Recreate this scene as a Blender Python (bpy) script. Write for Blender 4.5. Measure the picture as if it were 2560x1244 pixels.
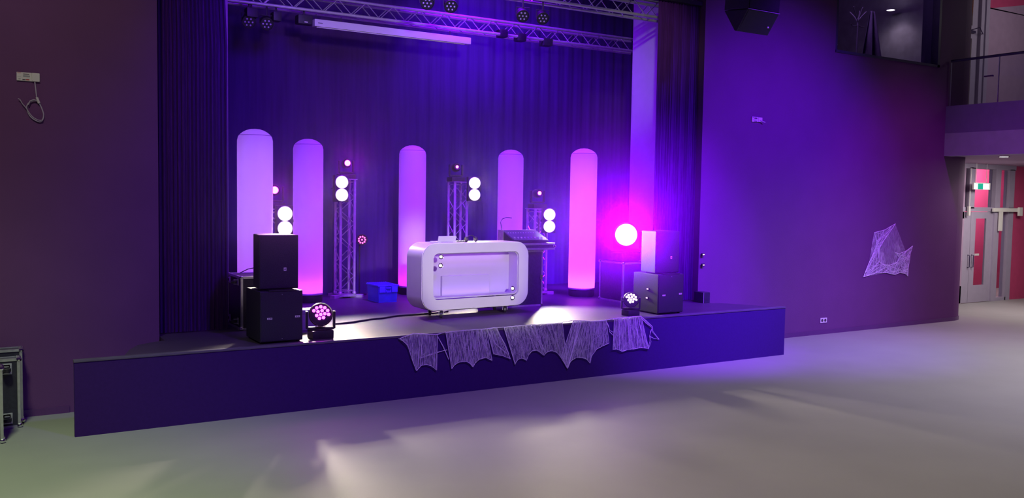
import bpy, bmesh, math, random
from mathutils import Vector, Matrix
PI = math.pi
random.seed(7)
for o in list(bpy.data.objects): bpy.data.objects.remove(o)
sc = bpy.context.scene
COL = sc.collection

# ------------------------------------------------------------------ camera
FPX, YAW, PITCH, ROLL = 2235.1, 0.5568, -0.05948, 0.01589
CAM = Vector((0, 0, 2.4))
FWD = Vector((math.sin(YAW)*math.cos(PITCH), math.cos(YAW)*math.cos(PITCH), math.sin(PITCH)))
R0 = Vector((math.cos(YAW), -math.sin(YAW), 0)); U0 = R0.cross(FWD)
RGT = math.cos(ROLL)*R0 + math.sin(ROLL)*U0
UPV = -math.sin(ROLL)*R0 + math.cos(ROLL)*U0
cam_d = bpy.data.cameras.new('camera'); cam = bpy.data.objects.new('camera', cam_d); COL.objects.link(cam)
cam_d.sensor_width = 36; cam_d.lens = FPX/2560*36; cam_d.clip_start = .05; cam_d.clip_end = 200
m3 = Matrix((RGT, UPV, -FWD)).transposed()
cam.matrix_world = Matrix.Translation(CAM) @ m3.to_4x4()
sc.camera = cam
# points measured on the photograph, put on real planes of the hall
def ray(x, y): return FWD + RGT*((x-1280)/FPX) - UPV*((y-622)/FPX)
def onY(x, y, Y): d = ray(x, y); return CAM + d*(Y/d.y)
def onX(x, y, X): d = ray(x, y); return CAM + d*(X/d.x)
def onZ(x, y, Z): d = ray(x, y); return CAM + d*((Z-CAM.z)/d.z)

S = .75   # stage height
# ------------------------------------------------------------------ view, world, hall lights
sc.view_settings.view_transform = 'Standard'; sc.view_settings.look = 'None'
sc.view_settings.gamma = 1; sc.view_settings.use_curve_mapping = False
sc.view_settings.exposure = 0.0
sc.cycles.use_denoising = True
sc.cycles.max_bounces = 5; sc.cycles.diffuse_bounces = 3; sc.cycles.glossy_bounces = 3
sc.cycles.transmission_bounces = 4; sc.cycles.transparent_max_bounces = 12; sc.cycles.volume_bounces = 0
sc.cycles.caustics_reflective = False; sc.cycles.caustics_refractive = False
sc.cycles.sample_clamp_indirect = 4
world = bpy.data.worlds.new('world'); sc.world = world; world.use_nodes = True
bg = world.node_tree.nodes['Background']; bg.inputs[0].default_value = (.36, .08, .95, 1); bg.inputs[1].default_value = .032

def light(kind, loc, energy, color, aim=None, size=.1, size_y=None, spot=None, blend=.5, name='lamp_light', spec=None):
    d = bpy.data.lights.new(name, kind); d.energy = energy; d.color = color
    if kind == 'AREA':
        d.shape = 'RECTANGLE'; d.size = size; d.size_y = size_y or size
    else:
        d.shadow_soft_size = size
    if kind == 'SPOT': d.spot_size = math.radians(spot or 90); d.spot_blend = blend
    if spec is not None: d.specular_factor = spec
    o = bpy.data.objects.new(name, d); COL.objects.link(o); o.location = loc
    if aim is not None:
        o.rotation_euler = (Vector(aim)-Vector(loc)).to_track_quat('-Z', 'Y').to_euler()
    return o
VIOLET = (.13, .012, 1.0); MAGENTA = (.62, .02, .85); WARM = (1.0, .86, .66)
# unseen ceiling lights of the hall, then fill lights added for separate areas
light('SPOT', (-.8, 5.5, 7.6), 2000, (.80, 1.0, .58), aim=(-.6, 7.4, 0), size=.5, spot=68, blend=1, name='unseen_fill_light')
light('SPOT', (5.5, 3.0, 7.6), 750, (1.0, .90, .80), aim=(5.5, 5.2, 0), size=.6, spot=75, blend=1, name='unseen_fill_light')
light('SPOT', (14.5, 5.0, 7.6), 2600, (.93, .85, 1.0), aim=(12.8, 6.6, 0), size=.6, spot=80, blend=1, name='unseen_fill_light')
light('AREA', (20.0, 10.2, 3.25), 130, (1.0, .86, .86), aim=(20.0, 10.6, 0), size=1.6, name='unseen_fill_light')  # unseen fill for the door alcove under the balcony
light('AREA', (21.0, 9.5, 7.2), 30, (.9, .78, .85), aim=(21.0, 12.4, 5.2), size=1.5, name='unseen_fill_light')  # unseen fill that lifts the upper gallery wall
light('SPOT', (-.8, 3.8, 7.3), 480, (1.0, .84, .80), aim=(-.2, 10.5, 4.2), size=.3, spot=50, blend=1, name='unseen_fill_light')  # added spot to brighten the wall beside the stage
light('SPOT', (3.6, -2.0, 4.6), 5600, (1.0, .95, .74), aim=(6.0, 10.6, 1.45), size=.2, spot=9.5, blend=.5, name='unseen_fill_light')  # added narrow spot to turn the desk front neutral
light('POINT', (14.2, 11.15, 6.7), 30, (.7, .42, 1.0), size=.2, name='upper_room_fill')  # added point light so the upstairs room does not go black
light('SPOT', (2.5, 1.0, 5.0), 1700, (1.0, .85, .95), aim=(6.2, 12.8, 5.75), size=.3, spot=30, blend=1, name='unseen_fill_light')  # added neutral spot on the rear truss and screen housing
light('SPOT', (4.0, 4.0, 7.2), 1100, (1.0, .92, .86), aim=(9.9, 11.8, 4.5), size=.2, spot=13, blend=1, name='unseen_fill_light')  # added narrow neutral beam on the broad white column
# unseen coloured spots added to tint walls, stage front, deck and backdrop
light('SPOT', (12.0, 3.5, 6.9), 5200, (.19, .004, 1.0), aim=(11.7, 10.6, 1.9), size=.25, spot=58, blend=1, name='added_wash')
light('SPOT', (15.0, 4.5, 6.9), 1000, (.55, .01, .85), aim=(15.4, 10.6, 1.6), size=.25, spot=50, blend=1, name='added_wash')
light('SPOT', (4.5, 3.0, 6.9), 1700, (.22, .006, 1.0), aim=(4.6, 10.0, 1.2), size=.25, spot=60, blend=1, name='added_wash')
light('SPOT', (8.5, 4.6, 6.9), 8500, (.20, .003, 1.0), aim=(9.2, 10.0, 1.6), size=.25, spot=38, blend=1, name='added_wash')  # added violet on the front panel, standing in for lamp glare
light('SPOT', (6.3, 10.95, 7.2), 5500, (.24, .002, 1.0), aim=(6.2, 11.4, S), size=.25, spot=70, blend=1, name='added_wash')
light('SPOT', (3.2, 7.5, 5.9), 1300, (.17, .003, 1.0), aim=(6.2, 13.8, 2.8), size=.7, spot=84, blend=1, name='added_wash')
light('SPOT', (6.6, 11.9, 6.9), 2400, (.19, .003, 1.0), aim=(9.4, 13.8, 2.0), size=.6, spot=90, blend=1, name='added_wash')
light('SPOT', (9.0, 12.75, .95), 260, (.22, .003, 1.0), aim=(9.5, 13.8, 2.2), size=.15, spot=165, blend=.6, name='added_uplight')  # added to brighten the lower backdrop; no fixture stands here

# ------------------------------------------------------------------ materials
MATS = {}
def mat(name, col, rough=.6, metal=0, var=.12, scale=6.0, bump=0.0, bscale=60, emit=None, estr=0, spec=.5, stretch=None, coat=0):
    if name in MATS: return MATS[name]
    m = bpy.data.materials.new(name); m.use_nodes = True; nt = m.node_tree; b = nt.nodes['Principled BSDF']
    tc = nt.nodes.new('ShaderNodeTexCoord'); mp = nt.nodes.new('ShaderNodeMapping')
    nt.links.new(tc.outputs['Object'], mp.inputs[0])
    if stretch: mp.inputs['Scale'].default_value = stretch
    no = nt.nodes.new('ShaderNodeTexNoise'); no.inputs['Scale'].default_value = scale; no.inputs['Detail'].default_value = 4
    nt.links.new(mp.outputs[0], no.inputs['Vector'])
    rp = nt.nodes.new('ShaderNodeValToRGB')
    rp.color_ramp.elements[0].position = .3; rp.color_ramp.elements[1].position = .7
    rp.color_ramp.elements[0].color = [c*(1-var) for c in col]+[1]
    rp.color_ramp.elements[1].color = [min(1, c*(1+var)) for c in col]+[1]
    nt.links.new(no.outputs['Fac'], rp.inputs[0]); nt.links.new(rp.outputs[0], b.inputs['Base Color'])
    b.inputs['Roughness'].default_value = rough; b.inputs['Metallic'].default_value = metal
    b.inputs['Specular IOR Level'].default_value = spec
    if coat: b.inputs['Coat Weight'].default_value = coat; b.inputs['Coat Roughness'].default_value = .05
    if bump:
        n2 = nt.nodes.new('ShaderNodeTexNoise'); n2.inputs['Scale'].default_value = bscale; n2.inputs['Detail'].default_value = 3
        nt.links.new(tc.outputs['Object'], n2.inputs['Vector'])
        bp = nt.nodes.new('ShaderNodeBump'); bp.inputs['Strength'].default_value = bump; bp.inputs['Distance'].default_value = .01
        nt.links.new(n2.outputs['Fac'], bp.inputs['Height']); nt.links.new(bp.outputs[0], b.inputs['Normal'])
    if emit:
        b.inputs['Emission Color'].default_value = (*emit, 1); b.inputs['Emission Strength'].default_value = estr
    MATS[name] = m; return m
def glass(name, tint=(.9, .9, .95), alpha=.12, rough=.03):
    if name in MATS: return MATS[name]
    m = bpy.data.materials.new(name); m.use_nodes = True; nt = m.node_tree; nt.nodes.clear()
    out = nt.nodes.new('ShaderNodeOutputMaterial'); mx = nt.nodes.new('ShaderNodeMixShader')
    tr = nt.nodes.new('ShaderNodeBsdfTransparent'); tr.inputs[0].default_value = (*tint, 1)
    gl = nt.nodes.new('ShaderNodeBsdfGlossy'); gl.inputs['Roughness'].default_value = rough
    lw = nt.nodes.new('ShaderNodeLayerWeight'); lw.inputs[0].default_value = .5
    pw = nt.nodes.new('ShaderNodeMath'); pw.operation = 'POWER'; pw.inputs[1].default_value = 5; nt.links.new(lw.outputs['Facing'], pw.inputs[0])
    ma = nt.nodes.new('ShaderNodeMath'); ma.operation = 'MULTIPLY_ADD'; ma.inputs[1].default_value = .9; ma.inputs[2].default_value = .02+alpha*.2
    nt.links.new(pw.outputs[0], ma.inputs[0]); nt.links.new(ma.outputs[0], mx.inputs[0])
    nt.links.new(tr.outputs[0], mx.inputs[1]); nt.links.new(gl.outputs[0], mx.inputs[2]); nt.links.new(mx.outputs[0], out.inputs[0])
    MATS[name] = m; return m
def emis(name, col, s):
    if name in MATS: return MATS[name]
    m = bpy.data.materials.new(name); m.use_nodes = True; nt = m.node_tree; nt.nodes.clear()
    out = nt.nodes.new('ShaderNodeOutputMaterial'); e = nt.nodes.new('ShaderNodeEmission')
    e.inputs[0].default_value = (*col, 1); e.inputs[1].default_value = s; nt.links.new(e.outputs[0], out.inputs[0])
    MATS[name] = m; return m
def translucent(name, col, tr=.6):
    m = bpy.data.materials.new(name); m.use_nodes = True; nt = m.node_tree; nt.nodes.clear()
    out = nt.nodes.new('ShaderNodeOutputMaterial'); mx = nt.nodes.new('ShaderNodeMixShader'); mx.inputs[0].default_value = tr
    df = nt.nodes.new('ShaderNodeBsdfDiffuse'); tl = nt.nodes.new('ShaderNodeBsdfTranslucent')
    tc = nt.nodes.new('ShaderNodeTexCoord'); no = nt.nodes.new('ShaderNodeTexNoise'); no.inputs['Scale'].default_value = 3
    nt.links.new(tc.outputs['Object'], no.inputs['Vector'])
    rp = nt.nodes.new('ShaderNodeValToRGB'); rp.color_ramp.elements[0].color = [c*.93 for c in col]+[1]; rp.color_ramp.elements[1].color = [*col, 1]
    nt.links.new(no.outputs['Fac'], rp.inputs[0]); nt.links.new(rp.outputs[0], df.inputs[0]); nt.links.new(rp.outputs[0], tl.inputs[0])
    nt.links.new(df.outputs[0], mx.inputs[1]); nt.links.new(tl.outputs[0], mx.inputs[2]); nt.links.new(mx.outputs[0], out.inputs[0])
    MATS[name] = m; return m
def webmat(name):
    m = bpy.data.materials.new(name); m.use_nodes = True; nt = m.node_tree; nt.nodes.clear()
    out = nt.nodes.new('ShaderNodeOutputMaterial'); mx = nt.nodes.new('ShaderNodeMixShader')
    tr = nt.nodes.new('ShaderNodeBsdfTransparent'); df = nt.nodes.new('ShaderNodeBsdfDiffuse'); df.inputs[0].default_value = (.85, .85, .88, 1)
    tc = nt.nodes.new('ShaderNodeTexCoord'); mp = nt.nodes.new('ShaderNodeMapping'); mp.inputs['Scale'].default_value = (60, 1, 9)
    mp.inputs['Rotation'].default_value = (0, .25, 0)
    no = nt.nodes.new('ShaderNodeTexNoise'); no.inputs['Scale'].default_value = 1; no.inputs['Detail'].default_value = 6; no.inputs['Distortion'].default_value = .6
    nt.links.new(tc.outputs['Object'], mp.inputs[0]); nt.links.new(mp.outputs[0], no.inputs['Vector'])
    rp = nt.nodes.new('ShaderNodeValToRGB'); rp.color_ramp.elements[0].position = .42; rp.color_ramp.elements[1].position = .68
    rp.color_ramp.elements[0].color = (.12, .12, .12, 1); rp.color_ramp.elements[1].color = (.62, .62, .62, 1)
    nt.links.new(no.outputs['Fac'], rp.inputs[0]); nt.links.new(rp.outputs[0], mx.inputs[0])
    nt.links.new(tr.outputs[0], mx.inputs[1]); nt.links.new(df.outputs[0], mx.inputs[2]); nt.links.new(mx.outputs[0], out.inputs[0])
    MATS[name] = m; return m

M_WALL = mat('aubergine_paint', (.14, .045, .155), .72, var=.05, scale=2, bump=.15, bscale=90)
M_BASE = mat('aubergine_gloss', (.12, .04, .15), .3, var=.05)
M_FLOOR = mat('grey_linoleum', (.31, .305, .30), .55, var=.04, scale=1.2, spec=.12)
M_CARPET = mat('black_carpet', (.042, .011, .12), .95, var=.06, scale=30, bump=.15, bscale=300, spec=.2)
M_DECK = mat('stage_vinyl', (.066, .044, .080), .42, var=.10, scale=3, spec=.3)
M_DRAPE = mat('black_velvet', (.06, .009, .12), .9, var=.25, scale=8, stretch=(8, 8, .4), spec=.2)
M_BACK = mat('black_backdrop', (.045, .012, .115), .9, var=.15, scale=3, stretch=(5, 1, .3), spec=.2)
M_WHITEP = mat('white_plaster', (.36, .34, .36), .6, var=.04)
M_CEIL = mat('dark_ceiling', (.03, .028, .035), .9)
M_ALU = mat('aluminium', (.72, .71, .74), .32, .9, var=.08, scale=20)
M_ALUD = mat('dull_aluminium', (.55, .54, .57), .45, .6, var=.1, scale=20)
M_BLACK = mat('black_metal', (.022, .02, .03), .5, .2, var=.2, scale=20, bump=.1)
M_SPK = mat('black_speaker_paint', (.030, .026, .045), .6, var=.2, scale=60, bump=.3, bscale=250)
M_GRILL = mat('black_grille', (.024, .022, .036), .55, .3, var=.5, scale=180, bump=.5, bscale=300)
M_GLOSSW = mat('white_lacquer', (.80, .79, .76), .18, var=.02, coat=.3)
M_SATW = mat('satin_white', (.58, .56, .58), .35, var=.02)
M_BLUE = mat('blue_plastic', (.07, .12, .75), .45, var=.08)
M_BLUEL = mat('light_blue_plastic', (.11, .17, .88), .45, var=.08)
M_WHPL = mat('white_plastic', (.75, .76, .68), .4, var=.03)
M_RED = mat('red_print', (.45, .02, .02), .5)
M_INK = mat('dark_print', (.06, .05, .06), .5)
M_GREYINK = mat('grey_print', (.35, .38, .36), .5)
M_CABLE = mat('black_rubber', (.02, .018, .025), .45)
M_WCABLE = mat('white_cable', (.50, .46, .52), .45)
M_CASE = mat('black_laminate', (.03, .028, .045), .45, var=.2, scale=30, bump=.15, bscale=150)
M_CHROME = mat('chrome', (.85, .85, .88), .12, 1, var=.02)
M_GREY = mat('grey_paint', (.42, .36, .47), .5, var=.04)
M_FRAME = mat('grey_frame_paint', (.40, .36, .46), .45, var=.04)
M_DARKFR = mat('dark_frame_paint', (.05, .035, .09), .4)
M_REDW = mat('red_wall_paint', (.55, .06, .17), .7, var=.05)
M_ORNG = mat('orange_panel', (.75, .30, .05), .6)
M_CREAM = mat('cream_panel', (.62, .58, .44), .6)
M_MAUVE = mat('mauve_plaster', (.42, .30, .42), .7, var=.05)
M_FASC = mat('violet_grey_plaster', (.26, .18, .36), .7, var=.05)
M_FASCL = mat('pale_violet_plaster', (.48, .42, .56), .7, var=.05)
M_WEB = webmat('web_fibre_sheet')
M_STR = mat('web_fibre', (.85, .84, .86), .8)
M_GLASS = glass('clear_glass'); M_GLASSD = glass('dim_glass', (.75, .72, .85), .3)

# ------------------------------------------------------------------ mesh builder
class MB:
    def __init__(s): s.v = []; s.f = []; s.mi = []; s.mats = []; s.m = 0
    def use(s, m):
        if m not in s.mats: s.mats.append(m)
        s.m = s.mats.index(m); return s
    def add(s, vs, fs):
        n = len(s.v); s.v += [Vector(p) for p in vs]; s.f += [[n+i for i in f] for f in fs]; s.mi += [s.m]*len(fs); return s
    def box(s, a, b, M=None):
        x0, y0, z0 = a; x1, y1, z1 = b
        vs = [Vector(p) for p in ((x0,y0,z0),(x1,y0,z0),(x1,y1,z0),(x0,y1,z0),(x0,y0,z1),(x1,y0,z1),(x1,y1,z1),(x0,y1,z1))]
        if M: vs = [M @ v for v in vs]
        return s.add(vs, [(3,2,1,0),(4,5,6,7),(0,1,5,4),(1,2,6,5),(2,3,7,6),(3,0,4,7)])
    def bbox(s, a, b, r=.01, M=None):   # box with chamfered edges
        bm = bmesh.new(); bmesh.ops.create_cube(bm, size=1)
        c = (Vector(a)+Vector(b))/2; d = Vector(b)-Vector(a)
        for v in bm.verts: v.co = Vector((v.co.x*d.x, v.co.y*d.y, v.co.z*d.z))+c
        bmesh.ops.bevel(bm, geom=bm.edges[:], offset=min(r, min(abs(x) for x in d)*.45), segments=2, profile=.7, affect='EDGES')
        bm.verts.index_update(); vs = [(M @ v.co) if M else v.co.copy() for v in bm.verts]; fs = [[v.index for v in f.verts] for f in bm.faces]
        bm.free(); return s.add(vs, fs)
    def prism(s, poly, d, M=None):       # poly: 3D points, d: extrusion vector
        n = len(poly); P = [Vector(p) for p in poly]; d = Vector(d); vs = P+[p+d for p in P]
        if M: vs = [M @ v for v in vs]
        fs = [list(range(n))[::-1], list(range(n, 2*n))]+[(i, (i+1)%n, n+(i+1)%n, n+i) for i in range(n)]
        return s.add(vs, fs)
    def tube(s, pts, r, n=8, cap=True, r1=None):
        P = [Vector(p) for p in pts]; vs = []; fs = []; up = None
        for i, p in enumerate(P):
            t = (P[min(i+1, len(P)-1)]-P[max(i-1, 0)]).normalized()
            if up is None: up = Vector((0, 0, 1)) if abs(t.z) < .9 else Vector((1, 0, 0))
            a = t.cross(up).normalized(); b = a.cross(t).normalized(); up = b
            rr = r if r1 is None else r+(r1-r)*i/(len(P)-1)
            vs += [p+rr*(math.cos(2*PI*k/n)*a+math.sin(2*PI*k/n)*b) for k in range(n)]
        for i in range(len(P)-1):
            fs += [(i*n+k, i*n+(k+1)%n, (i+1)*n+(k+1)%n, (i+1)*n+k) for k in range(n)]
        if cap: fs += [tuple(range(n))[::-1], tuple(range((len(P)-1)*n, len(P)*n))]
        return s.add(vs, fs)
    def lathe(s, prof, c=(0,0,0), n=32, M=None, capb=True, capt=True):   # prof [(r,z)] about local z
        c = Vector(c); vs = []; fs = []
        for r, z in prof: vs += [Vector((r*math.cos(2*PI*k/n), r*math.sin(2*PI*k/n), z)) for k in range(n)]
        m = len(prof)
        for i in range(m-1): fs += [(i*n+k, i*n+(k+1)%n, (i+1)*n+(k+1)%n, (i+1)*n+k) for k in range(n)]
        if capb: fs.append(tuple(range(n))[::-1])
        if capt: fs.append(tuple(range((m-1)*n, m*n)))
        vs = [(M @ v if M else v)+c for v in vs]
        return s.add(vs, fs)
    def grid(s, fn, nu, nv):
        vs = [fn(i/nu, j/nv) for j in range(nv+1) for i in range(nu+1)]
        return s.add(vs, [(j*(nu+1)+i, j*(nu+1)+i+1, (j+1)*(nu+1)+i+1, (j+1)*(nu+1)+i) for j in range(nv) for i in range(nu)])
    def build(s, name, m=None, parent=None, loc=None, smooth=False, bevel=0):
        me = bpy.data.meshes.new(name); me.from_pydata([v[:] for v in s.v], [], s.f)
        mats = s.mats if s.mats else [m]
        for x in mats: me.materials.append(x)
        if s.mats: me.polygons.foreach_set('material_index', s.mi)
        if smooth: me.shade_smooth()
        me.update(); o = bpy.data.objects.new(name, me); COL.objects.link(o)
        if smooth:
            try: me.set_sharp_from_angle(angle=math.radians(40))
            except Exception: pass
        if parent is not None: o.parent = parent
        if loc is not None: o.location = loc
        if bevel:
            bv = o.modifiers.new('bevel', 'BEVEL'); bv.width = bevel; bv.segments = 2; bv.limit_method = 'ANGLE'
        return o
def tag(o, label=None, cat=None, group=None, kind=None):
    if label: o['label'] = label
    if cat: o['category'] = cat
    if group: o['group'] = group
    if kind: o['kind'] = kind
    return o
def empty(name, loc, label, cat, group=None, rz=0):
    o = bpy.data.objects.new(name, None); COL.objects.link(o); o.location = loc; o.rotation_euler = (0, 0, rz); o.empty_display_size = .1
    return tag(o, label, cat, group)
def kids(o): return [c for c in bpy.data.objects if c.parent == o]
def copy_tree(o, parent=None, loc=None):
    ch = kids(o)
    c = o.copy(); COL.objects.link(c)
    if parent is not None: c.parent = parent
    if loc is not None: c.location = loc
    for k in ch: copy_tree(k, c)
    return c
def rotx(a): return Matrix.Rotation(a, 4, 'X')
def roty(a): return Matrix.Rotation(a, 4, 'Y')
def rotz(a): return Matrix.Rotation(a, 4, 'Z')
def T(v): return Matrix.Translation(v)
def facing(c, d):   # matrix: local z -> d, at c
    return T(c) @ Vector(d).to_track_quat('Z', 'Y').to_matrix().to_4x4()

S = .75   # stage height
# ------------------------------------------------------------------ structure
tag(MB().box((-7, -3, -.1), (31, 15.5, 0)).build('floor', M_FLOOR), kind='structure')
tag(MB().box((-7, -3, 7.9), (31, 15.5, 8.0)).build('ceiling', M_CEIL), kind='structure')
tag(MB().box((-7, 10.56, 0), (1.92, 10.86, 7.9)).build('wall_left', M_WALL), kind='structure')
tag(MB().box((-7, 10.545, 0), (1.0, 10.56, .075)).build('baseboard_left', M_BASE), kind='structure')
tag(MB().box((1.92, 10.56, 5.9), (10.16, 10.86, 7.9)).build('wall_header', M_WALL), kind='structure')
YR = 10.62
w = MB()
w.box((10.16, YR, 0), (13.30, YR+.3, 7.9))
w.box((13.30, YR, 0), (16.36, YR+.3, 5.07))
w.box((13.30, YR, 7.2), (16.36, YR+.3, 7.9))
w.box((16.36, YR, 0), (17.22, YR+.3, 7.9))
arc = [(17.22+.66*math.sin(a), YR+.66-.66*math.cos(a)) for a in [i*PI/2/14 for i in range(15)]]
w.prism([(x, y, 0) for x, y in arc]+[(17.88, 12.4, 0), (17.22, 12.4, 0)], (0, 0, 7.9))
wr = tag(w.build('wall_right', M_WALL, smooth=True), kind='structure')
b = MB().box((10.95, YR-.014, 0), (17.22, YR, .075))
b.prism([(x, y, 0) for x, y in arc]+[(17.22+.674*math.sin(a), YR+.66-.674*math.cos(a), 0) for a in [i*PI/2/14 for i in range(14, -1, -1)]], (0, 0, .075))
tag(b.build('baseboard_right', M_BASE), kind='structure')
# window of the upper room, set in the wall
f = MB().use(M_DARKFR)
f.box((16.30, YR-.02, 5.03), (16.37, YR+.34, 7.2)); f.box((13.30, YR-.02, 5.03), (16.37, YR+.34, 5.075)); f.box((13.30, YR, 5.03), (13.35, YR+.34, 7.2))
wn = tag(f.build('window_1'), kind='structure')
MB().box((13.35, YR+.12, 5.075), (16.30, YR+.13, 7.2)).build('pane', M_GLASSD, wn)
tag(MB().box((12.0, 13.6, 4.9), (17.2, 13.7, 7.6)).build('wall_upper_room', mat('upper_room_paint', (.20, .13, .26), .8)), kind='structure')
tag(MB().box((17.1, YR+.3, 4.9), (17.2, 13.7, 7.6)).build('wall_upper_room_side', mat('upper_room_grey', (.42, .38, .44), .8)), kind='structure')
tag(MB().box((12.0, YR+.3, 4.85), (17.2, 13.7, 4.98)).build('floor_upper_room', M_CEIL), kind='structure')
tag(MB().box((12.0, YR+.3, 7.05), (17.2, 13.7, 7.15)).build('ceiling_upper_room', mat('upper_room_ceiling', (.10, .07, .16), .8)), kind='structure')
# proscenium columns
def col_x(px, Y): return onY(px, 300, Y).x
cx = col_x(1641, 11.45)
tag(MB().bbox((cx, 11.45, S), (cx+.5, 12.12, 7.6), .03).build('pillar', M_WHITEP), 'white plastered column beside the curtain, nearer the rounded wall', 'column')
cx = col_x(571, 11.45)
tag(MB().bbox((cx-.6, 11.45, S), (cx, 11.95, 7.6), .02).build('pillar', M_WHITEP), 'white column showing as a thin strip past the curtain next to the cable box wall', 'column')
# backdrop
def pleat(x0, x1, Y, z0, z1, n, amp, lean=0):
    def fn(u, v):
        x = x0+(x1-x0)*u-lean*max(0, v-.5)*u; k = u*n*2*PI
        return Vector((x, Y+amp*math.sin(k)+amp*.4*math.sin(2.3*k+1), z0+(z1-z0)*v))
    return MB().grid(fn, n*10, 20)
tag(pleat(1.2, 12.6, 13.85, S, 7.6, 46, .008).build('backdrop_curtain', M_BACK, smooth=True), 'black cloth backdrop hanging across the rear of the stage', 'curtain')
lc0, lc1 = 1.93, onY(570, 300, 10.75).x
tag(pleat(lc0, lc1+.001, 10.78, S+.01, 7.4, 15, .016, .28).build('stage_curtain', M_DRAPE, smooth=True), 'dark purple velvet curtain nearest the white cable box with dangling coil', 'curtain')
rc0, rc1 = onY(1640, 300, 10.75).x, onY(1755, 300, 10.75).x
tag(pleat(rc0, rc1, 10.75, S+.01, 5.47, 17, .016).build('stage_curtain', M_DRAPE, smooth=True), 'dark purple velvet curtain hanging in front of the broad white column', 'curtain')
tag(MB().box((rc0-1.0, 10.68, 5.46), (rc1+.06, 10.84, 5.52)).build('curtain_rail', M_BLACK), 'black curtain rail above the curtain by the hanging loudspeaker', 'rail')

# ------------------------------------------------------------------ stage
st = empty('stage', (5.9, 11, 0), 'low black carpeted stage with dark vinyl deck and long front panel', 'stage')
def rel(o, e):   # keep world placement under an empty at e
    o.location = Vector(o.location)-Vector(e.location); return o
dl = [(1.40, 9.53), (1.50, 9.86), (1.62, 10.12), (1.80, 10.25), (1.93, 10.3)]
dr = [(10.16, 10.3), (10.30, 10.25), (10.56, 9.86), (10.66, 9.53)]
poly = dl+[(1.93, 10.86), (1.0, 10.9), (1.0, 13.98), (12.7, 13.98), (12.7, 11.0), (10.17, 10.9)]+dr
rel(MB().prism([(x, y, .02) for x, y in poly][::-1], (0, 0, S-.02)).build('deck', M_DECK, st), st)
rel(MB().box((.94, 9.46, 0), (10.90, 9.505, S-.02)).build('front_panel', M_CARPET, st), st)
rel(MB().bbox((.935, 9.452, S-.022), (10.905, 9.52, S+.004), .008).build('edge_trim', mat('dark_edge_strip', (.10, .08, .13), .5), st), st)
# ------------------------------------------------------------------ inflatable light tubes
M_TUBE = translucent('white_nylon_skin', (.86, .84, .88), .55)
M_SEAM = mat('dark_seam', (.25, .12, .35), .7)
TR = .222
def tube(x, y, label, l_low, l_mid, l_top, base_e, gain=.42):
    t = empty('inflatable_light_column', (x, y, S), label, 'light column', 'glowing inflatable columns along the rear of the stage')
    MB().lathe([(TR*.93, 0), (TR*.97, .02), (TR*.97, .10), (TR*.9, .115)], n=40).build('fan_base', M_BLACK, t, smooth=True)
    MB().lathe([(TR*.985, .112), (TR*1.0, .118), (TR*1.0, .138), (TR*.985, .142)], n=40).build('base_ring', M_ALUD, t, smooth=True)
    prof = [(TR*.985, .14), (TR, .25), (TR*1.0, 1.2), (TR, 2.2), (TR*.995, 2.30), (TR*.95, 2.345)]
    MB().lathe(prof, n=48, capb=False, capt=False).build('skin', M_TUBE, t, smooth=True)
    cap = [(TR*.95, 2.345), (TR*.86, 2.375), (TR*.70, 2.405), (TR*.5, 2.43), (TR*.28, 2.445), (TR*.05, 2.45)]
    MB().lathe(cap, n=48, capb=False).build('dome_cap', M_TUBE, t, smooth=True)
    MB().tube([(TR*.905*math.cos(a), TR*.905*math.sin(a), 2.364) for a in [2*PI*i/48 for i in range(49)]], .0035, 5, cap=False).build('seam', M_SEAM, t, smooth=True)
    for k_ in range(6):
        v = (k_+.5)/6; c0, c1 = (l_low, l_mid) if v < .5 else (l_mid, l_top); w_ = (v*2) % 1
        c = [lin(p)*(1-w_)+lin(q_)*w_ for p, q_ in zip(c0, c1)]
        MB().tube([(0, 0, .22+.345*k_), (0, 0, .22+.345*(k_+1))], .022, 8).build('led_strip', emis('led_strip_%d_%s' % (k_, label[:10]), c, 22*gain), t)
    light('POINT', (x, y, S+.20), base_e, [lin(p) for p in l_low], size=.03, name='column_light')
    return t
def lin(c): c /= 255; return ((c+.055)/1.055)**2.4 if c > .04 else c/12.92
tube(3.27, 11.52, 'pale lavender inflatable column standing behind the loudspeaker stack', (185, 75, 250), (190, 130, 243), (172, 110, 242), 3, .53)
tube(4.50, 13.05, 'violet inflatable column between the loudspeaker stack and a tall truss tower', (215, 75, 255), (172, 95, 245), (145, 65, 245), 7)
tube(6.40, 13.42, 'dim purple inflatable column above the blue crate with hot pink foot', (225, 45, 235), (155, 75, 215), (145, 60, 212), 5)
tube(8.24, 13.32, 'purple inflatable column rising behind the mixing console', (175, 75, 230), (178, 90, 235), (150, 75, 215), 3, .36)
tube(8.86, 12.02, 'brightest pink inflatable column standing beside the dazzling magenta lamp', (255, 85, 255), (222, 108, 255), (190, 85, 255), 10, .62)

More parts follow.
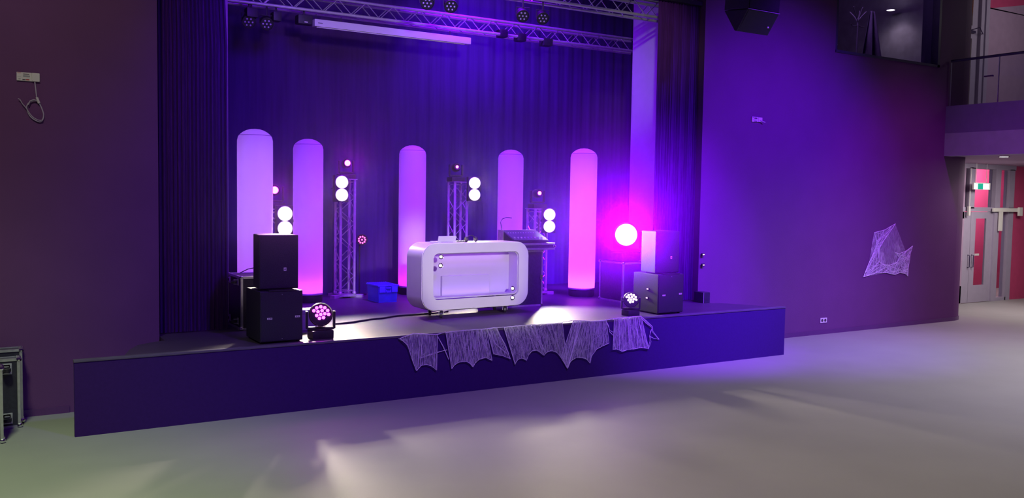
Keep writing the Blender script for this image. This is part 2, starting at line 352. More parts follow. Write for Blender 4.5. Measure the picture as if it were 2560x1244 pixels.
# ------------------------------------------------------------------ truss helpers
def strut(a, b, r, name, parent, m=M_ALU, n=7):
    a = Vector(a); b = Vector(b); L = (b-a).length
    key = ('strut', round(r, 4), round(L, 3), m.name)
    if key not in MATS:
        o0 = MB().tube([(0, 0, 0), (0, 0, L)], r, n); me = bpy.data.meshes.new(name); me.from_pydata([v[:] for v in o0.v], [], o0.f); me.materials.append(m); me.shade_smooth()
        try: me.set_sharp_from_angle(angle=math.radians(40))
        except Exception: pass
        MATS[key] = me
    o = bpy.data.objects.new(name, MATS[key]); COL.objects.link(o); o.parent = parent
    o.matrix_local = T(a) @ (b-a).to_track_quat('Z', 'Y').to_matrix().to_4x4()
    return o
def tower(x, y, h, label):
    t = empty('truss_tower', (x, y, S), label, 'truss tower', 'aluminium truss towers on the stage')
    k = .115
    C4 = [(-k, -k), (k, -k), (k, k), (-k, k)]
    for cx, cy in C4: strut((cx, cy, .06), (cx, cy, h), .0245, 'upright', t, M_ALUD, 10)
    for i in range(4):
        (ax, ay), (bx, by) = C4[i], C4[(i+1) % 4]
        n = 2*round((h-.2)/.46); z0, z1 = .14, h-.07; dz = (z1-z0)/n
        for j in range(n):
            p, q = ((ax, ay), (bx, by)) if (j+i//2) % 2 == 0 else ((bx, by), (ax, ay))
            strut((*p, z0+dz*j), (*q, z0+dz*(j+1)), .0075, 'diagonal_brace', t, M_ALU, 6)
        for z in (.11, h-.035): strut((ax, ay, z), (bx, by, z), .009, 'cross_brace', t, M_ALU, 6)
    for cx, cy in C4: MB().lathe([(.030, .045), (.034, .06), (.034, .085), (.027, .10)], (cx, cy, 0), 12).build('coupler', M_ALUD, t, smooth=True)
    MB().bbox((-.14, -.14, .02), (.14, .14, .055), .006).build('base_plate', M_ALUD, t)
    for a in (-30, 210, 60, 120):
        M = rotz(math.radians(a)); 
        MB().bbox((.10, -.045, 0), (.30, .045, .05), .006, M).build('foot', M_ALUD, t)
    MB().bbox((-.15, -.15, h), (.15, .15, h+.012), .004).build('top_plate', M_ALUD, t)
    return t
def moving_head(x, y, z, aim, label, col, estr, energy, scale=1.0, lens=.030, base_rz=0.0, support='tower'):
    t = empty('moving_head_light', (x, y, z), label, 'stage light', None)
    s = scale
    MB().bbox((-.13*s, -.10*s, 0), (.13*s, .10*s, .075*s), .012*s, rotz(base_rz)).build('base', M_BLACK, t, smooth=True)
    d = (Vector(aim)-Vector((x, y, z+.24*s))).normalized()
    pan = math.atan2(d.y, d.x)-PI/2; Mz = rotz(pan)
    y_ = MB()
    y_.bbox((-.115*s, -.035*s, .085*s), (.115*s, .035*s, .115*s), .01*s, Mz)
    for q in (-1, 1): y_.bbox((q*.115*s-.012*s, -.04*s, .10*s), (q*.115*s+.012*s, .04*s, .30*s), .01*s, Mz)
    y_.build('yoke', M_BLACK, t, smooth=True)
    c = Vector((0, 0, .25*s)); M = facing(c, d)
    MB().lathe([(.03*s, -.12*s), (.065*s, -.105*s), (.078*s, -.04*s), (.075*s, .05*s), (.062*s, .10*s), (.055*s, .115*s), (.0545*s, .105*s), (lens*1.05, .10*s)], n=24, M=M, capt=False).build('head', M_BLACK, t, smooth=True)
    MB().lathe([(lens*1.05, 0), (lens*.8, .006), (lens*.1, .012)], n=20, M=facing(c+d*.10*s, d)).build('lens', emis('lens_'+label[:12], col, estr), t)
    if energy:
        p = Vector((x, y, z))+c+d*(.135*s)
        light('SPOT', p, energy, col, aim=p+d, size=.03, spot=60, blend=1, name='moving_head_beam')
    return t
def blinder(x, y, z, label, energy, aim):
    t = empty('blinder_light', (x, y, z), label, 'stage light', 'two-lamp white blinders on the towers')
    d = Vector(aim)-Vector((x, y, z)); d.z *= .0; d.normalize(); Mz = rotz(math.atan2(d.y, d.x)+PI/2)
    MB().bbox((-.11, -.01, -.205), (.11, .13, .205), .012, Mz).build('housing', M_BLACK, t, smooth=True)
    yk = MB(); yk.bbox((-.125, .04, -.02), (-.112, .07, .02), .003, Mz); yk.bbox((.112, .04, -.02), (.125, .07, .02), .003, Mz)
    yk.tube([Mz @ Vector(p) for p in ((-.12, .055, 0), (-.12, .17, 0), (.12, .17, 0), (.12, .055, 0))], .006, 6)
    yk.build('bracket', M_BLACK, t, smooth=True)
    for q in (-1, 1):
        c = Mz @ Vector((0, -.012, q*.098)); M = facing(c, d)
        MB().lathe([(.098, -.006), (.102, 0), (.102, .012), (.098, .014), (.096, .004)], n=28, M=M, capt=False, capb=False).build('lamp_ring', M_ALUD, t, smooth=True)
        MB().lathe([(.096, 0), (.06, .012), (.004, .018)], n=28, M=M).build('lens', emis('blinder_lens', (1, .95, .75), 1.35), t, smooth=True)
        p = Vector((x, y, z))+c+d*.03
        light('SPOT', p, energy, WARM, aim=p+d+Vector((0, 0, -.10)), size=.07, spot=80, blend=.35, name='blinder_beam')
    return t
def wash(x, y, z, aim, label, col, leds, estr, energy, spot=160, s=1.0, lens=False):
    t = empty('wash_light', (x, y, z), label, 'stage light')
    MB().bbox((-.125*s, -.095*s, .0), (.125*s, .095*s, .095*s), .015*s).build('base', M_BLACK, t, smooth=True)
    MB().bbox((-.115*s, -.085*s, -.001), (.115*s, .085*s, .02), .01).build('foot_plate', M_BLACK, t)
    d = (Vector(aim)-Vector((x, y, z+.27*s))).normalized(); Mz = rotz(math.atan2(d.y, d.x)-PI/2)
    y_ = MB(); y_.bbox((-.15*s, -.04*s, .10*s), (.15*s, .04*s, .13*s), .012, Mz)
    for q in (-1, 1): y_.bbox((q*.152*s-.014*s, -.045*s, .11*s), (q*.152*s+.014*s, .045*s, .31*s), .012, Mz)
    y_.build('yoke', M_BLACK, t, smooth=True)
    c = Vector((0, 0, .27*s)); M = facing(c, d)
    MB().lathe([(.06*s, -.13*s), (.11*s, -.10*s), (.132*s, -.02*s), (.134*s, .05*s), (.122*s, .07*s), (.118*s, .055*s)], n=36, M=M).build('head', M_BLACK, t, smooth=True)
    pts = [(0, 0)]+[(.046*s*math.cos(a), .046*s*math.sin(a)) for a in [2*PI*i/6+.2 for i in range(6)]]+[(.088*s*math.cos(a), .088*s*math.sin(a)) for a in [2*PI*i/12 for i in range(12)]]
    me = None
    for px, py in pts[:leds]:
        if me is None:
            o = MB().lathe([(.0185*s, 0), (.016*s, .006), (.002, .012)], n=14, M=facing((0, 0, 0), d)).build('led', emis('led_'+label[:14], col, estr), t, smooth=True); me = o.data
        else:
            o = bpy.data.objects.new('led', me); COL.objects.link(o); o.parent = t
        o.location = M @ Vector((px, py, .057*s))
    if lens: MB().lathe([(.116*s, .068*s), (.09*s, .082*s), (.004, .09*s)], n=32, M=M).build('lens', emis('big_wash_glare_disk', (.5, .045, 1), 30), t, smooth=True)  # glowing disk added over the LEDs, standing in for white bloom
    if energy:
        p = Vector((x, y, z))+c+d*.12*s
        light('SPOT', p, energy, col, aim=p+d, size=.09*s, spot=spot, blend=1, name='wash_beam')
    return t
CAMV = (0.0, 0.0, 2.4)
tower(3.70, 12.05, 1.41, 'short aluminium truss tower half hidden behind the loudspeaker stack')
tower(5.22, 13.40, 1.86, 'tall aluminium truss tower standing alone next to the blue crate')
tower(7.24, 13.40, 1.86, 'tall aluminium truss tower rising behind the white console desk')
tower(8.30, 12.55, 1.43, 'short aluminium truss tower behind the black mixing console and flight case')
p = onY(712, 552, 11.72); blinder(p.x, 11.72, p.z, 'white two-lamp blinder just above the loudspeaker top', 360, (2.5, 0, 2))
p = onY(854, 471, 13.12); blinder(p.x, 13.12, p.z, 'white two-lamp blinder centred on the tower by the blue crate', 280, (3.6, 0, 2))
p = onY(1186, 472, 13.12); blinder(p.x, 13.12, p.z, 'white two-lamp blinder beside the tower behind the white desk', 400, (3.4, 0, 2))
p = onY(1373, 551, 12.20); blinder(p.x, 12.20, p.z, 'white two-lamp blinder overhanging the flight case with the black console', 330, (3.6, 0, 2))
moving_head(3.68, 12.05, S+1.425, (1.5, 3, 2.4), 'small moving head with magenta lens above the loudspeakers', MAGENTA, 40, 500, 1.0, .045)
moving_head(5.24, 13.40, S+1.875, (3.4, 3, 3.6), 'small moving head with magenta glare on the tower by the blue crate', MAGENTA, 40, 700, .95, .042)
moving_head(7.20, 13.40, S+1.875, (4.2, 3, 3.6), 'small moving head with pin-point violet lens behind the desk', (.55, .25, 1), 14, 20, .95, .022)
moving_head(8.30, 12.55, S+1.445, (6.6, 5, 2.8), 'small moving head with white lens turned sideways above the console', (.8, .55, 1), 14, 20, 1.0, .030)

# overhead truss
def girder(name, x0, x1, Y, z, k, seg, label, r=.0245, panels_front=True):
    t = empty(name, (x0, Y, z), label, 'lighting truss')
    L = x1-x0
    for cy in (0, k):
        for cz in (0, k): 
            n = 3
            for i in range(n): strut((L*i/n, cy, cz), (L*(i+1)/n, cy, cz), r, 'chord', t, M_ALUD, 9)
    n = int(L/seg)
    for i in range(n):
        a, b_ = (0, k) if i % 2 else (k, 0)
        for cy in (0, k): strut((i*seg, cy, a), ((i+1)*seg, cy, b_), .008, 'diagonal_brace', t, M_ALU, 6)
        if i % 2: strut((i*seg, 0, 0), ((i+1)*seg, k, 0), .008, 'cross_brace', t, M_ALU, 6)
        else: strut((i*seg, 0, k), ((i+1)*seg, k, k), .008, 'cross_brace', t, M_ALU, 6)
    return t
girder('lighting_truss', 2.2, 10.6, 12.8, 5.05, .21, .222, 'long rear lighting truss above the rolled projection screen')
girder('lighting_truss', 4.0, 10.4, 11.0, 5.25, .24, .25, 'nearer lighting truss cut off by the top of the picture')
# rolled projection screen
a = onY(787, 45.5, 12.62); b_ = onY(1178, 93, 12.62)
sx = empty('projection_screen', (a.x, 12.62, a.z-.11), 'long white projection screen housing hanging under the rear lighting truss', 'screen')
L = b_.x-a.x
MB().bbox((0, 0, 0), (L, .12, .105), .012).build('housing', M_SATW, sx, smooth=True)
MB().bbox((.04, .03, -.012), (L-.1, .07, .004), .004).build('weight_bar', M_SATW, sx)
MB().box((.05, -.003, .045), (.12, .001, .055)).build('badge', M_INK, sx)
for q in (.04, .42, L-.35):
    MB().tube([(q, .06, .10), (q, .06, .18)], .006, 6).build('hanger', M_BLACK, sx)
# par cans hung from the truss
def par(p, label, drop=.2, em=None, lensc=(.35, .3, .5)):
    t = empty('par_can', p, label, 'stage light', 'dark LED par cans hanging over the stage' if drop else None)
    d = (Vector(CAMV)-p).normalized() if drop == 0 else (Vector((p.x*.55, 2, -1))-p).normalized()
    M = facing((0, 0, 0), d)
    MB().lathe([(.05, -.13), (.085, -.11), (.092, -.01), (.094, .01), (.088, .012), (.086, -.008)], n=26, M=M).build('can', M_BLACK, t, smooth=True)
    side = d.cross(Vector((0, 0, 1))).normalized()
    if drop:
        MB().tube([side*.1, side*.1+Vector((0, 0, .12)), -side*.1+Vector((0, 0, .12)), -side*.1], .006, 6).build('bracket', M_BLACK, t)
        MB().tube([(0, 0, .12), (0, 0, drop)], .012, 8).build('clamp', M_BLACK, t)
    me = None
    for i in range(7 if drop else 10):
        rr = 0 if i == 0 else .052; aa = 2*PI*i/(6 if drop else 9)
        if me is None:
            o = MB().lathe([(.013, 0), (.012, .006), (.002, .010)], n=10, M=facing((0, 0, 0), d)).build('led', em or mat('dark_led_lens', (.5, .45, .6), .15), t, smooth=True); me = o.data
        else: o = bpy.data.objects.new('led', me); COL.objects.link(o); o.parent = t
        o.location = M @ Vector((rr*math.cos(aa), rr*math.sin(aa), .0))
    return t
par(onY(622, 55, 12.85), 'dark par can just beside the white sliver column, high up', .26)
par(onY(667, 60, 12.85), 'dark par can between the sliver column and the projection screen', .26)
par(onY(1068, 8, 11.1), 'dark par can high above the middle of the projection screen', .26)
par(onY(1127, 16, 11.1), 'dark par can high above the far end of the projection screen', .26)
par(onY(1307, 40, 11.1), 'dark par can hanging past the far end of the projection screen', .26)
par(onY(1357, 46, 11.1), 'dark par can hanging furthest past the projection screen, towards the column', .26)
# black fixtures clamped under the rear truss
for i, (px, py, w_) in enumerate(((628, 30, .16), (690, 40, .12), (760, 48, .22), (1255, 82, .14), (1300, 92, .16), (1365, 104, .18))):
    q = onY(px, py, 12.84)
    t = empty('truss_fixture', q, ['black fixture clamped under truss just past the sliver column', 'black fixture clamped under truss second from the sliver column', 'black fixture with pale tag clamped beside the projection screen end', 'black fixture clamped beyond the far end of the projection screen', 'black fixture clamped second beyond the projection screen', 'black fixture clamped furthest along the truss towards the column'][i], 'stage light', 'black fixtures under the rear truss')
    MB().bbox((-w_/2, -.08, -.08), (w_/2, .08, .05), .02).build('housing', M_BLACK, t, smooth=True)
    MB().tube([(0, 0, .04), (0, 0, 5.05-q.z+.02)], .014, 8).build('clamp', M_BLACK, t)
    if i == 2: MB().box((-.02, -.083, -.06), (.03, -.079, -.045)).build('tag', M_WHPL, t)

# ------------------------------------------------------------------ loudspeakers
def badge(parent, x, y, z, w_, h_):
    MB().use(M_WHPL).box((x, y-.003, z), (x+w_, y, z+h_)).use(M_INK).box((x+w_*.2, y-.004, z+h_*.3), (x+w_*.45, y-.0031, z+h_*.7)).box((x+w_*.6, y-.004, z+h_*.3), (x+w_*.85, y-.0031, z+h_*.75)).build('badge', parent=parent)
def sub(x, label):
    t = empty('subwoofer', (x, 9.57, S), label, 'loudspeaker', 'black loudspeakers at the two ends of the stage')
    MB().bbox((0, .012, .018), (.475, .55, .57), .008).build('cabinet', M_SPK, t)
    MB().bbox((.008, 0, .026), (.467, .014, .562), .005).build('grille', M_GRILL, t)
    for cx in (.04, .435):
        for cy in (.06, .5): MB().lathe([(.02, 0), (.02, .02)], (cx, cy, 0), 12).build('foot', M_CABLE, t)
    badge(t, .075, 0, .265, .055, .02); badge(t, .385, 0, .275, .055, .02)
    for z in (.05, .535): MB().lathe([(.004, 0), (.003, .003)], n=8, M=T((.24, -.001, z)) @ rotx(PI/2)).build('screw', M_ALU, t)
    MB().bbox((.10, .004, .57), (.40, .40, .582), .003).build('top_mat', M_CABLE, t)
    return t
def top(x, label):
    t = empty('loudspeaker', (x, 9.67, S+.585), label, 'loudspeaker', 'black loudspeakers at the two ends of the stage')
    MB().prism([(0, 0, 0), (.44, 0, 0), (.40, .36, 0), (.04, .36, 0)], (0, 0, .595)).build('cabinet', M_SPK, t, bevel=.008)
    MB().bbox((.008, -.012, .01), (.432, .002, .585), .004).build('grille', M_GRILL, t)
    badge(t, .27, -.012, .20, .03, .035)
    return t
sub(2.77, 'black subwoofer at the bottom of the stack by the round magenta wash light')
top(2.785, 'black loudspeaker standing on the subwoofer under the lit blinder')
sub(8.405, 'black subwoofer on the stage end by the broad white column')
top(8.42, 'black loudspeaker on the subwoofer in the magenta glare')

# ------------------------------------------------------------------ flight cases
def case_parts(t, w_, d_, h_, m=M_CASE):
    MB().bbox((.008, .008, .008), (w_-.008, d_-.008, h_-.008), .004).build('panel', m, t)
    ex = .013
    E = []
    for yy in (0, d_):
        for zz in (0, h_): E.append(((0, yy, zz), (w_, yy, zz)))
        for xx in (0, w_): E.append(((xx, yy, 0), (xx, yy, h_)))
    for xx in (0, w_):
        for zz in (0, h_): E.append(((xx, 0, zz), (xx, d_, zz)))
    for a, b in E:
        lo = [min(p, q)-0 for p, q in zip(a, b)]; hi = [max(p, q) for p, q in zip(a, b)]
        A = []; B = []
        for k_, (l_, h__, full) in enumerate(zip(lo, hi, (w_, d_, h_))):
            if l_ != h__: A.append(l_); B.append(h__)
            elif l_ == 0: A.append(-.002); B.append(ex*2)
            else: A.append(l_-ex*2); B.append(l_+.002)
        MB().bbox(A, B, .004).build('edge_profile', M_ALU, t)
    for xx in (0, w_):
        for yy in (0, d_):
            for zz in (0, h_):
                MB().lathe([(.012, -.02), (.026, -.012), (.028, 0), (.024, .014), (.01, .022)], (xx+(-.008 if xx else .008), yy+(-.008 if yy else .008), min(max(zz, .02), h_-.012)), 12).build('ball_corner', M_CHROME, t, smooth=True)
def castor(parent, M, s=1.0, m=M_ALU):
    c = MB().use(M_ALU); c.bbox((-.04*s, -.03*s, 0), (.04*s, .03*s, .006), .002, M)
    c.bbox((-.028*s, -.02*s, .005), (-.022*s, .02*s, .055*s), .003, M); c.bbox((.022*s, -.02*s, .005), (.028*s, .02*s, .055*s), .003, M)
    o = c.build('castor', parent=parent)
    MB().lathe([(.018*s, -.016*s), (.036*s, -.012*s), (.037*s, .012*s), (.018*s, .016*s)], n=18, M=M @ T((0, 0, .052*s)) @ roty(PI/2)).build('wheel', M_CABLE, o, smooth=True)
    return o
def rack(x, y, w_, d_, h_, label, castors=True):
    t = empty('flight_case', (x, y, S), label, 'flight case')
    case_parts(t, w_, d_, h_)
    if castors:
        for cy in (.12, d_-.12):
            for cz in (.10, h_-.07): castor(t, T((0, cy, cz)) @ roty(-PI/2))
    MB().bbox((w_*.35, -.012, h_*.45), (w_*.5, .002, h_*.62), .004).build('latch', M_CHROME, t)
    return t
rack(2.85, 10.64, .62, .60, .64, 'black flight case with castors on its side, behind the loudspeaker stack')
MB_c = MB().tube([onY(600, 690, 10.9)+Vector((0, 0, .04)), onY(620, 672, 10.9), onY(640, 668, 10.9), onY(648, 672, 10.9)], .006, 6)
tag(MB_c.build('cable', M_CABLE, smooth=True), 'black cable lying on the flight case behind the loudspeaker stack', 'cable')
rack(8.85, 10.92, .60, .60, .63, 'black flight case carrying the dazzling magenta wash light', False)
bx = empty('flight_case', (10.02, 10.34, S), 'low black box at the foot of the curtain before the broad column', 'flight case')
MB().bbox((0, 0, 0), (.14, .22, .17), .01).build('body', M_CASE, bx); MB().bbox((-.003, -.003, 0), (.006, .004, .17), .001).build('edge_profile', M_ALUD, bx)

# ------------------------------------------------------------------ wash lights
wash(3.50, 9.72, S, (0.6, 0, 2.0), 'round magenta wash light on the stage edge beside the subwoofer', (.72, .03, .9), 13, 16, 22)
wash(8.03, 9.72, S, (1.2, 0, 2.2), 'round wash light showing separate white LEDs by the far subwoofer', (.9, .55, 1), 13, 8, 6, s=.82)
q = onY(1565, 604, 11.15)
wash(q.x, 11.15, S+.645, (0.0, 0, 3.5), 'dazzling magenta wash light standing on the flight case near the broad column', (.36, .003, 1.0), 19, 80, 75000, 30, s=1.5, lens=True)
t = par(onY(905, 599, 13.55), 'pink glowing LED par can low between the tower and blue crate', 0, emis('led_pink', (1, .06, .55), 7))
q = onY(905, 599, 13.55)
MB().tube([(0, .1, -.02), (0, .1, -(q.z-S)+.01)], .012, 8).build('pole', M_BLACK, t)
MB().lathe([(.12, 0), (.12, .012), (.02, .02)], (0, .1, -(q.z-S)+.002), 20).build('foot', M_BLACK, t)
# tiny status lamps near the stage end
def status(p, label):
    t = empty('status_light', p, label, 'indicator lamp', 'tiny status lamps near the far stage end')
    MB().bbox((-.028, 0, -.02), (.028, .03, .02), .004).build('housing', M_BLACK, t)
    MB().box((-.016, -.004, -.007), (.016, 0, .007)).build('lens', emis('status_led', (1, .55, 1), 3), t)
    return t
for (px, py, Y, l) in ((1759, 636, 10.6, 'upper tiny glowing status lamp on the wall past the curtain'), (1759, 662, 10.6, 'lower tiny glowing status lamp on the wall past the curtain'),
                       (1619, 722, 9.6, 'upper tiny glowing lamp beside the wash light with separate LEDs'), (1617, 744, 9.6, 'lower tiny glowing lamp beside the wash light with separate LEDs')):
    if px > 1700: status(onY(px, py, Y-.03), l)
    else: status(onX(px, py, 8.400), l).rotation_euler.z = -PI/2

# ------------------------------------------------------------------ DJ desk
BA = .061
dk = empty('desk_console', (5.185, 10.55, S), 'white rounded desk on castors with glowing lavender recess', 'desk', rz=BA)
DW, DH, DD, DZ = 1.735, .90, .42, .105
def rrect(x0, z0, x1, z1, r, n=10):
    P = []
    for cx, cz, a0 in ((x1-r, z0+r, -PI/2), (x1-r, z1-r, 0), (x0+r, z1-r, PI/2), (x0+r, z0+r, PI)):
        P += [(cx+r*math.cos(a0+PI/2*i/n), cz+r*math.sin(a0+PI/2*i/n)) for i in range(n+1)]
    return P
def ring(outer, inner, y0, y1, mb):
    n = len(outer); vs = [(x, y0, z) for x, z in outer]+[(x, y0, z) for x, z in inner]+[(x, y1, z) for x, z in outer]+[(x, y1, z) for x, z in inner]
    fs = []
    for i in range(n):
        j = (i+1) % n
        fs += [(i, j, n+j, n+i), (2*n+j, 2*n+i, 3*n+i, 3*n+j), (j, i, 2*n+i, 2*n+j), (n+i, n+j, 3*n+j, 3*n+i)]
    return mb.add(vs, fs)
OUT = rrect(0, DZ, DW, DZ+DH, .20); OUT_s = rrect(.006, DZ+.006, DW-.006, DZ+DH-.006, .195)
INN = rrect(.17, DZ+.145, DW-.17, DZ+DH-.135, .075); INB = rrect(.02, DZ+.02, DW-.02, DZ+DH-.02, .18)
ring(OUT, INB, .014, DD, MB()).build('shell', M_GLOSSW, dk, smooth=True)
ring(OUT_s, INN, 0, .03, MB()).build('front_frame', M_SATW, dk, smooth=True)
M_GLOW = mat('recess_white', (.50, .46, .56), .6, var=.01)
ring(rrect(.165, DZ+.155, DW-.165, DZ+DH-.13, .08), rrect(.18, DZ+.17, DW-.18, DZ+DH-.145, .07), .03, .24, MB()).build('recess_lining', M_GLOW, dk, smooth=True)
MB().prism([(x, .235, z) for x, z in rrect(.16, DZ+.15, DW-.16, DZ+DH-.125, .07)], (0, .012, 0)).build('recess_back', M_GLOW, dk)
MB().bbox((.42, .190, DZ+.15), (DW-.54, .236, DZ+.44), .004).build('inner_panel', M_GLOW, dk)
MB().box((.175, .028, DZ+.165), (DW-.175, .031, DZ+DH-.14)).build('glass_front', glass('desk_glass', (.97, .96, 1), .02), dk)
for (px, py) in ((1099, 641), (1098, 663), (1285, 721), (1285, 744)):
    g = onY(px, py, 10.6); lx = (g.x-5.185)*math.cos(BA); lz = g.z-S
    f_ = MB().lathe([(.031, 0), (.036, .010), (.031, .016), (.022, .012)], n=22, M=facing((lx, -.001, lz), (0, -1, 0))).build('spotlight_ring', M_CHROME, dk, smooth=True)
    MB().lathe([(.020, .010), (.014, .020), (.002, .024)], n=16, M=facing((lx, -.001, lz), (0, -1, 0))).build('bulb', emis('desk_bulb', (1, .9, 1), 4), f_, smooth=True)
for i in range(4):
    cx, cy = ((.33, .06), (1.40, .10), (.33, .36), (1.40, .36))[i]
    castor(dk, T((cx, cy, DZ+.004)) @ rotx(PI) @ rotz(.5), 1.25)
MB().bbox((.2, .05, DZ-.012), (DW-.2, DD-.03, DZ+.004), .003).build('underframe', M_BLACK, dk)
Lw = lambda x, y, z: T(dk.location) @ rotz(BA) @ Vector((x, y, z))
def desk_light(x, y, z, ax, ay, az, sx, sy, e, c):
    o = light('AREA', Lw(x, y, z), e, c, aim=Lw(ax, ay, az), size=sx, size_y=sy, name='desk_led_strip'); o.data.cycles.is_caustics_light = False; return o
desk_light(.87, .13, DZ+DH-.15, .87, .16, DZ+.2, 1.2, .08, 2.0, (.50, .13, 1))
desk_light(.87, .12, DZ+.18, .87, .17, DZ+.8, 1.2, .08, 1.2, (.42, .20, 1))
ZT = S+DZ+DH
# things on the desk
def on_desk(name, x, y, label, cat, rz=0):
    return empty(name, Lw(x, y, DZ+DH), label, cat, rz=BA+rz)
lp = on_desk('laptop', .29, .10, 'open pale grey laptop seen from behind on the white desk', 'laptop')
MB().bbox((0, .0, 0), (.30, .21, .014), .004).build('keyboard_base', M_SATW, lp)
MB().bbox((0, -.004, 0), (.28, .004, .085), .003, T((.01, .02, .008)) @ rotx(math.radians(16))).build('screen_lid', M_SATW, lp)
MB().bbox((.06, -.006, -.004), (.24, .008, .016), .003).build('hinge', M_GREY, lp)
hp = on_desk('headphones', .86, .16, 'black headphones lying on the white desk', 'headphones')
MB().tube([(0.075*math.cos(a), .01, .02+.07*math.sin(a)) for a in [PI*i/12 for i in range(13)]], .007, 7).build('headband', M_BLACK, hp, smooth=True)
for q in (-1, 1): MB().lathe([(.03, -.015), (.038, 0), (.034, .018)], (q*.075, .01, .037), 18, M=roty(PI/2)).build('ear_cup', M_BLACK, hp, smooth=True)
mx = on_desk('mixer', .58, .17, 'small black controller with knobs on the white desk between laptop and headphones', 'controller')
MB().bbox((0, 0, 0), (.22, .2, .012), .003).build('body', M_BLACK, mx)
for i in range(5): MB().lathe([(.008, 0), (.007, .014)], (.03+.04*i, .05, .012), 10).build('knob', M_CHROME, mx)

# mixing console and flight case behind the desk
fc = empty('flight_case', (6.66, 11.16, S), 'tall black flight case with silver edges carrying the black mixing console', 'flight case')
case_parts(fc, .84, .55, .84)
MB().bbox((.79, -.008, .40), (.835, .004, .47), .003).build('latch', M_CHROME, fc)
ty = empty('console_tray', (6.62, 11.08, S+.85), 'silver-edged black case lid under the mixing console', 'tray')
MB().bbox((0, 0, 0), (1.03, .62, .10), .006).build('body', M_CASE, ty)
for z in (.0, .072): MB().bbox((-.004, -.006, z), (1.036, .02, z+.03), .003).build('edge_profile', M_ALU, ty)
for yy in (0, .61): MB().lathe([(.012, -.02), (.028, -.008), (.028, .01), (.012, .022)], (1.025, yy, .052), 12).build('ball_corner', M_CHROME, ty, smooth=True)
mc = empty('mixing_console', (6.98, 11.16, S+.953), 'black slanted mixing console with gooseneck lamp on the flight case', 'mixing console')
MB().prism([(0, 0, 0), (0, 0, .035), (0, .36, .17), (0, .46, .17), (0, .46, 0)], (.62, 0, 0)).build('body', M_BLACK, mc, bevel=.006)
MB().prism([(.012, .002, .040), (.012, .355, .172), (.012, .355, .176), (.012, .002, .044)], (.596, 0, 0)).build('control_surface', mat('console_face', (.06, .05, .09), .35), mc)
for i in range(9): MB().bbox((.05+.06*i, .06, .065), (.062+.06*i, .09, .085), .002).build('fader', M_WHPL if i % 4 == 2 else M_GREY, mc)
for i in range(12): MB().lathe([(.009, 0), (.007, .012)], (.05+.045*i, .25, .134), 8).build('knob', M_GREY, mc)
MB().bbox((-.008, .30, .02), (.0, .46, .18), .002).build('side_cheek', M_ALU, mc)
MB().bbox((.40, .40, .168), (.62, .47, .176), .002).build('top_bar', M_ALU, mc)
MB().tube([(.03, .40, .17), (.01, .38, .22), (-.02, .36, .30), (.0, .34, .345), (.06, .32, .37), (.14, .30, .36)], .006, 7).build('gooseneck_lamp', M_CHROME, mc, smooth=True)

# ------------------------------------------------------------------ blue crate
cr = empty('storage_crate', (5.40, 12.48, S), 'blue plastic lidded crate standing on the stage floor', 'crate')
CW, CD_, CH = .325, .44, .245
MB().prism([(.012, .012, 0), (CW-.012, .012, 0), (CW-.012, CD_-.012, 0), (.012, CD_-.012, 0)], (0, 0, .01)).build('bottom', M_BLUE, cr)
body = MB(); body.add([(.014, .014, .0), (CW-.014, .014, .0), (CW-.014, CD_-.014, .0), (.014, CD_-.014, .0), (0, 0, CH), (CW, 0, CH), (CW, CD_, CH), (0, CD_, CH)], [(3,2,1,0),(4,5,6,7),(0,1,5,4),(1,2,6,5),(2,3,7,6),(3,0,4,7)])
body.build('body', M_BLUE, cr, bevel=.006)
ld = MB().bbox((-.012, -.018, CH), (CW/2-.002, CD_+.012, CH+.022), .006)
ld.build('lid_flap', M_BLUEL, cr)
MB().bbox((CW/2+.002, -.018, CH), (CW+.012, CD_+.012, CH+.022), .006).build('lid_flap', M_BLUEL, cr)
for i in range(10): MB().bbox((CW*i/10+.005, CD_*.0+.0, CH+.022), (CW*i/10+.018, CD_, CH+.028), .002).build('rib', M_BLUEL, cr)
for xx in (.015, CW-.11): MB().bbox((xx, -.022, CH-.09), (xx+.095, .002, CH-.002), .006).build('clip', M_BLUEL, cr)
MB().bbox((.12, -.02, CH-.035), (.205, .0, CH-.012), .005).build('clasp', M_BLUEL, cr)
MB().tube([(.125, -.012, CH-.05), (.13, -.026, CH-.085), (.19, -.026, CH-.085), (.195, -.012, CH-.05)], .007, 7).build('handle', M_BLUEL, cr, smooth=True)

# ------------------------------------------------------------------ cables on the stage floor
def floor_cable(pts, r, label):
    P = [onZ(x, y, S+r) for x, y in pts]; Q = []
    for i in range(len(P)-1):
        p0, p1, p2, p3 = P[max(i-1, 0)], P[i], P[i+1], P[min(i+2, len(P)-1)]
        for k in range(6):
            t_ = k/6; Q.append(.5*((2*p1)+(p2-p0)*t_+(2*p0-5*p1+4*p2-p3)*t_*t_+(3*p1-p0-3*p2+p3)*t_**3))
    Q.append(P[-1]); tag(MB().tube(Q, r, 7).build('cable', M_CABLE, smooth=True), label, 'cable')
floor_cable([(832, 809), (870, 806), (905, 801), (930, 797), (960, 794), (990, 789), (1030, 786), (1070, 783), (1120, 778)], .012, 'black cable trailing across the stage floor from the magenta wash light to the desk')
floor_cable([(744, 832), (757, 834), (770, 831), (782, 829)], .006, 'short black cable between the subwoofer and the magenta wash light')
tw = empty('small_case', (3.44, 10.35, S), 'small grey box with a purple lit side behind the magenta wash light', 'box')
MB().bbox((0, 0, 0), (.24, .2, .20), .006).build('body', mat('mid_grey_plastic', (.3, .26, .34), .5), tw)
MB().bbox((-.01, -.01, .20), (.30, .21, .245), .006).build('lid', mat('mid_grey_plastic', (.3, .26, .34), .5), tw)

